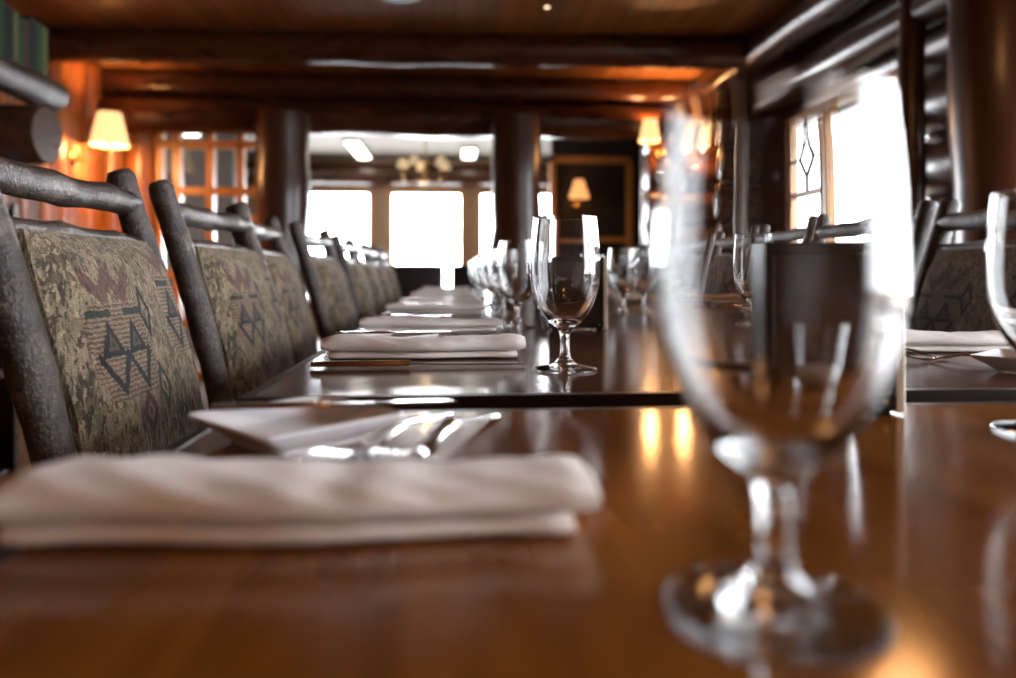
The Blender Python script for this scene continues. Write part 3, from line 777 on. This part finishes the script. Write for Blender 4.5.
# votive tumbler in front of the nearest box
t = thing('candle_glass', 'short clear candle glass standing in front of the nearest wooden box', 'glass', (.275, .515, ZT))
bm = bmesh.new(); lathe(bm, [(0, 0), (.0165, 0), (.0185, .001), (.0205, .03), (.0225, .070), (.0222, .0712), (.0212, .0712), (.0192, .03), (.0172, .008), (.015, .006), (0, .006)], 48); link('cup', bm, 'crystal', t)
bm = bmesh.new(); lathe(bm, [(0, .0063), (.0150, .0065), (.0165, .010), (.0175, .022), (.016, .0235), (.004, .0225), (0, .0225)], 32); link('candle', bm, 'paper', t)

# ------------------------------------------------------------------ bookcase at left
bm = bmesh.new(); log(bm, (XL + .04, 2.88, 1.390), (-1.555, 2.88, 1.390), .108, 8, .004, 400, 28, .015, end=.93)
tag(link('log_bracket', bm, 'log_dark'), 'thick cut log end jutting from the left wall under the book shelf', 'log')
t = thing('book_shelf', 'log edged wall shelf carrying dark green books at the upper left', 'shelf', (-.05, 0, -.060))
bm = bmesh.new(); log(bm, (-1.56, .9, 1.628), (-1.56, 3.03, 1.628), .062, 14, .006, 401, 18, .04, end=.85); link('edge_log', bm, 'bark', t)
bm = bmesh.new(); box(bm, (XL + .06, .9, 1.640), (-1.585, 3.0, 1.688), .004); link('board', bm, 'log_dark', t, False)
def make_book(w, h, d, mat, label, group):
    t = thing('book', label, 'book', (0, 0, 0), 0, group)
    bm = bmesh.new()
    box(bm, (-.003, -w / 2, 0), (.003, w / 2, h), .0012, 1); box(bm, (-d, -w / 2, 0), (-.003, -w / 2 + .003, h)); box(bm, (-d, w / 2 - .003, 0), (-.003, w / 2, h)); link('cover', bm, mat, t, False)
    bm = bmesh.new(); box(bm, (-d + .004, -w / 2 + .0032, .003), (-.0032, w / 2 - .0032, h - .003)); link('pages', bm, 'paper', t, False)
    return t
BK = [('book_olive', .036, .20), ('book_green', .040, .205), ('book_black', .046, .21), ('book_brown', .026, .19), ('book_green', .034, .185), ('book_olive', .030, .195), ('book_black', .05, .20), ('book_green', .04, .21)]
y = 2.985
BLAB = ['olive book at the free end of the log shelf', 'green book beside the end book on the log shelf', 'thick black book, third from the end of the log shelf', 'thin brown book, fourth from the end of the log shelf',
        'green book, fifth from the end of the log shelf', 'olive book, sixth from the end of the log shelf', 'thick black book, seventh from the end of the log shelf', 'green book, eighth from the end of the log shelf']
for (mt, w, h), lb in zip(BK, BLAB):
    b = make_book(w, h, .15, mt, lb, 'books on the log shelf'); b.location = (-1.615, y - w / 2, 1.629); y -= w + .002
# lower cupboard with pale books under the shelf
t = thing('bookcase', 'dark low bookcase against the left wall behind the first chair', 'bookcase', (-2.04, 2.45, 0))
bm = bmesh.new()
for lo, hi in (((-.58, -.6, 0), (.28, -.57, 1.14)), ((-.58, .57, 0), (.28, .60, 1.14)), ((-.58, -.57, 0), (-.56, .57, 1.14))): box(bm, lo, hi, .003)
link('case', bm, 'log_dark', t, False)
for z in (.05, .45, .80, 1.11):
    bm = bmesh.new(); box(bm, (-.56, -.57, z), (.27, .57, z + .03), .003); link('shelf', bm, 'log_dark', t, False)
y = 3.015; rnd = random.Random(6)
mats = ['book_white', 'book_navy', 'book_white', 'book_brown', 'book_white', 'book_olive', 'book_white', 'book_navy', 'book_white', 'book_brown']
for k, mt in enumerate(mats):
    w = rnd.uniform(.03, .05); b = make_book(w, rnd.uniform(.20, .26), .18, mt, '%s book, %s from the far end of the low bookcase' % ({'book_white': 'pale', 'book_navy': 'navy', 'book_brown': 'brown', 'book_olive': 'olive'}[mt], (ORD + ['ninth', 'tenth'])[k]), 'books in the low bookcase')
    b.location = (-1.80, y - w / 2, .831); y -= w + .002

# ------------------------------------------------------------------ lamps
def shade_mesh(r0, r1, h, n=40, zc=0):
    bm = bmesh.new()
    lathe(bm, [(r0, zc), (r1, zc + h), (r1 - .003, zc + h), (r0 - .003, zc), (r0, zc)], n); return bm
def add_light(parent, loc, watts, col, r=.03):
    d = bpy.data.lights.new('bulb_light', 'POINT'); d.energy = watts; d.color = col; d.shadow_soft_size = r
    o = bpy.data.objects.new('bulb_light', d); COL.objects.link(o); o.parent = parent; o.location = loc
def sconce(name, loc, rz, label, shades, watts, r0=.085, r1=.050, h=.15, mat='lit_shade', arm=.14):
    """wall at local x=0, arms toward +X"""
    t = thing(name, label, 'lamp', loc, rz)
    bm = bmesh.new(); lathe(bm, [(0, 0), (.05, 0), (.05, .012), (.03, .022), (0, .024)], 24)
    bmesh.ops.rotate(bm, verts=bm.verts, matrix=Matrix.Rotation(R(90), 3, 'Y')); bmesh.ops.translate(bm, verts=bm.verts, vec=(0, 0, -.10)); link('backplate', bm, 'brass', t)
    for s in shades:
        bm = bmesh.new(); tube(bm, catmull([(.02, 0, -.10), (arm * .5, s * .5, -.13), (arm, s, -.09), (arm, s, -.02)], 6), .007, 10); lathe(bm, [(0, -.02), (.014, -.02), (.014, .03), (0, .03)], 14, (arm, s, 0)); link('arm', bm, 'brass', t)
        sh = shade_mesh(r0, r1, h, 40, -.015); bmesh.ops.translate(sh, verts=sh.verts, vec=(arm, s, 0)); link('lamp_shade', sh, mat, t)
        bm = bmesh.new(); lathe(bm, [(0, .03), (.010, .032), (.020, .055), (.022, .07), (.014, .088), (0, .094)], 16, (arm, s, 0)); link('bulb', bm, 'lit_spot', t)
        add_light(t, (arm, s, .13), watts * .5, (1, .50, .19)); add_light(t, (arm, s, -.03), watts * .5, (1, .50, .19))
    return t
sconce('wall_lamp', (XL + .02, 5.38, 1.79), 0, 'glowing cream shaded wall lamp on the amber left wall', (0,), 70, .130, .078, .235, arm=.25)
sconce('wall_lamp', (1.69, YP - .235, 1.925), R(-90), 'double wall lamp with two glowing shades on the far right wall', (-.137, .137), 22, .088, .056, .17, arm=.12)
sconce('wall_lamp', (1.37, 8.02, 1.70), R(-90), 'dim amber shaded lamp standing in for a lamp reflected in the dark framed glass', (0,), 1.2, .115, .05, .20, 'lit_shade_dim', .13)  # a lamp's reflection in the glass, built as a lamp
# hanging lamp above the near table whose amber glow lies on the wood
t = thing('pendant_lamp', 'amber shaded pendant lamp hanging above the near table', 'lamp', (1.32, 2.02, 1.86))
bm = bmesh.new(); tube(bm, [(0, 0, .15), (0, 0, .58)], .006, 8); lathe(bm, [(0, .59), (.05, .588), (.05, .575), (.012, .56), (0, .56)], 20); link('cord', bm, 'black_iron', t)
link('lamp_shade', shade_mesh(.13, .06, .17), 'lit_amber_shade', t)
bm = bmesh.new(); lathe(bm, [(0, .03), (.012, .032), (.024, .06), (.026, .08), (.014, .11), (.012, .165), (0, .165)], 16); link('bulb', bm, 'lit_spot', t)
add_light(t, (0, 0, .02), 10, (1, .50, .20), .09)
t2 = dup(t, (.05, -.95, 1.86), .4, 'added amber shaded pendant lamp behind the camera, warming the nearest napkin')  # unseen lamp added to warm the napkin from behind the camera
for ch in t.children:
    if ch.type == 'LIGHT': ch.data = ch.data.copy(); ch.data.energy = 4
t['group'] = t2['group'] = 'amber pendant lamps'
# chandelier in the far room
t = thing('chandelier', 'five armed chandelier with small cream shades in the far room', 'chandelier', (-.33, 8.0, 2.0))
bm = bmesh.new(); tube(bm, [(0, 0, .02), (0, 0, .42)], .008, 8); lathe(bm, [(0, -.16), (.02, -.15), (.035, -.10), (.02, -.05), (.03, 0), (.012, .05), (0, .05)], 20); link('stem', bm, 'brass', t)
for k in range(5):
    a = 2 * PI * k / 5 + .5; c, s = math.cos(a), math.sin(a)
    bm = bmesh.new(); tube(bm, catmull([(.02 * c, .02 * s, -.10), (.12 * c, .12 * s, -.17), (.22 * c, .22 * s, -.14), (.25 * c, .25 * s, -.04), (.25 * c, .25 * s, .02)], 6), .007, 8); link('arm', bm, 'brass', t)
    sh = shade_mesh(.065, .032, .10, 24, .02); bmesh.ops.translate(sh, verts=sh.verts, vec=(.25 * c, .25 * s, 0)); link('lamp_shade', sh, 'lit_glass', t)
add_light(t, (0, 0, .18), 4, (1, .75, .45))
# linear ceiling lights of the far room
def strip(x, y0, y1, label):
    t = thing('strip_light', label, 'ceiling light', (x, (y0 + y1) / 2, 2.42), 0, 'strip lights on the far ceiling'); hl = (y1 - y0) / 2
    bm = bmesh.new(); box(bm, (-.10, -hl, -.03), (.10, hl, 0), .004); link('housing', bm, 'cream_plaster', t, False)
    bm = bmesh.new(); box(bm, (-.085, -hl + .02, -.055), (.085, hl - .02, -.03), .012, 3); link('diffuser', bm, 'lit_tube', t)
strip(-1.2, 8.5, 9.7, 'bright strip light on the far ceiling, above the left far window'); strip(1.56, 8.35, 9.6, 'bright strip light on the far ceiling, right of the right log post')
strip(-2.9, 7.9, 9.2, 'bright strip light on the far ceiling, seen over the glazed screen'); strip(.18, 8.9, 9.6, 'bright strip light on the far ceiling, beside the chandelier')
# small ceiling fittings of the dining room
for j, (x, y, lb) in enumerate([(-1.72, 4.25, 'tiny glinting recessed ceiling spot, left part of the boards'), (.55, 4.28, 'tiny glinting recessed ceiling spot, right part of the boards')]):
    t = thing('ceiling_spot', lb, 'ceiling light', (x, y, ZC), 0, 'recessed ceiling spots')
    bm = bmesh.new(); lathe(bm, [(.018, -.002), (.030, -.002), (.032, 0), (.018, 0), (.018, -.002)], 24); link('rim', bm, 'brass', t)
    bm = bmesh.new(); lathe(bm, [(0, -.004), (.012, -.003), (.017, 0), (0, 0)], 20); link('bulb', bm, 'lit_spot', t)
t = thing('ceiling_rose', 'dark round fitting on the board ceiling at the top edge', 'ceiling fitting', (-.31, 4.08, ZC))
bm = bmesh.new(); lathe(bm, [(0, -.05), (.05, -.05), (.13, -.03), (.15, -.006), (.15, 0), (0, 0)], 32); link('cover', bm, 'black_iron', t)

# ------------------------------------------------------------------ daylight
w = bpy.data.worlds.new('daylight'); scn.world = w; w.use_nodes = True
nt = w.node_tree; bg = nt.nodes['Background']; bg.inputs[0].default_value = (0.93, 0.94, 1.0, 1)
wtc = nt.nodes.new('ShaderNodeTexCoord'); wx = nt.nodes.new('ShaderNodeSeparateXYZ'); wm = nt.nodes.new('ShaderNodeMapRange')   # hazy sky, made brighter beyond the far windows to lift their table reflections
wm.interpolation_type = 'SMOOTHSTEP'
for k, v in (('From Min', .55), ('From Max', .95), ('To Min', 18.0), ('To Max', 42.0)): wm.inputs[k].default_value = v
nt.links.new(wtc.outputs['Generated'], wx.inputs[0]); nt.links.new(wx.outputs['Y'], wm.inputs['Value']); nt.links.new(wm.outputs[0], bg.inputs[1])
def portal(loc, rot, sx, sy):
    d = bpy.data.lights.new('window_portal', 'AREA'); d.shape = 'RECTANGLE'; d.size = sx; d.size_y = sy
    d.cycles.is_portal = True
    o = bpy.data.objects.new('window_portal', d); COL.objects.link(o); o.location = loc; o.rotation_euler = rot
for a, b in FW: portal(((a + b) / 2, YE + .16, 1.23), (R(90), 0, R(180)) if False else (R(-90), 0, 0), b - a, 1.47)
portal((XR + .04, 4.095, 1.24), (0, R(90), 0), 1.24, 1.19); portal((XR + .04, .925, 1.24), (0, R(90), 0), 1.24, 3.55)

# ------------------------------------------------------------------ camera
cam = bpy.data.cameras.new('camera'); co = bpy.data.objects.new('camera', cam); COL.objects.link(co); scn.camera = co
cam.sensor_width = 36; cam.lens = 720 / 1016 * 36; cam.clip_start = .02
co.location = (0, 0, .865); co.rotation_euler = (R(90), 0, R(-4.21)); cam.shift_y = -67 / 1016
cam.dof.use_dof = True; cam.dof.focus_distance = .86; cam.dof.aperture_fstop = 2.7; cam.dof.aperture_blades = 0

scn.view_settings.view_transform = 'Standard'; scn.view_settings.look = 'None'; scn.view_settings.gamma = 1; scn.view_settings.use_curve_mapping = False
scn.view_settings.exposure = 0.33
cy = scn.cycles
cy.use_denoising = True; cy.max_bounces = 14; cy.transmission_bounces = 12; cy.glossy_bounces = 6; cy.transparent_max_bounces = 12; cy.diffuse_bounces = 4
cy.sample_clamp_indirect = 6; cy.blur_glossy = 0.3
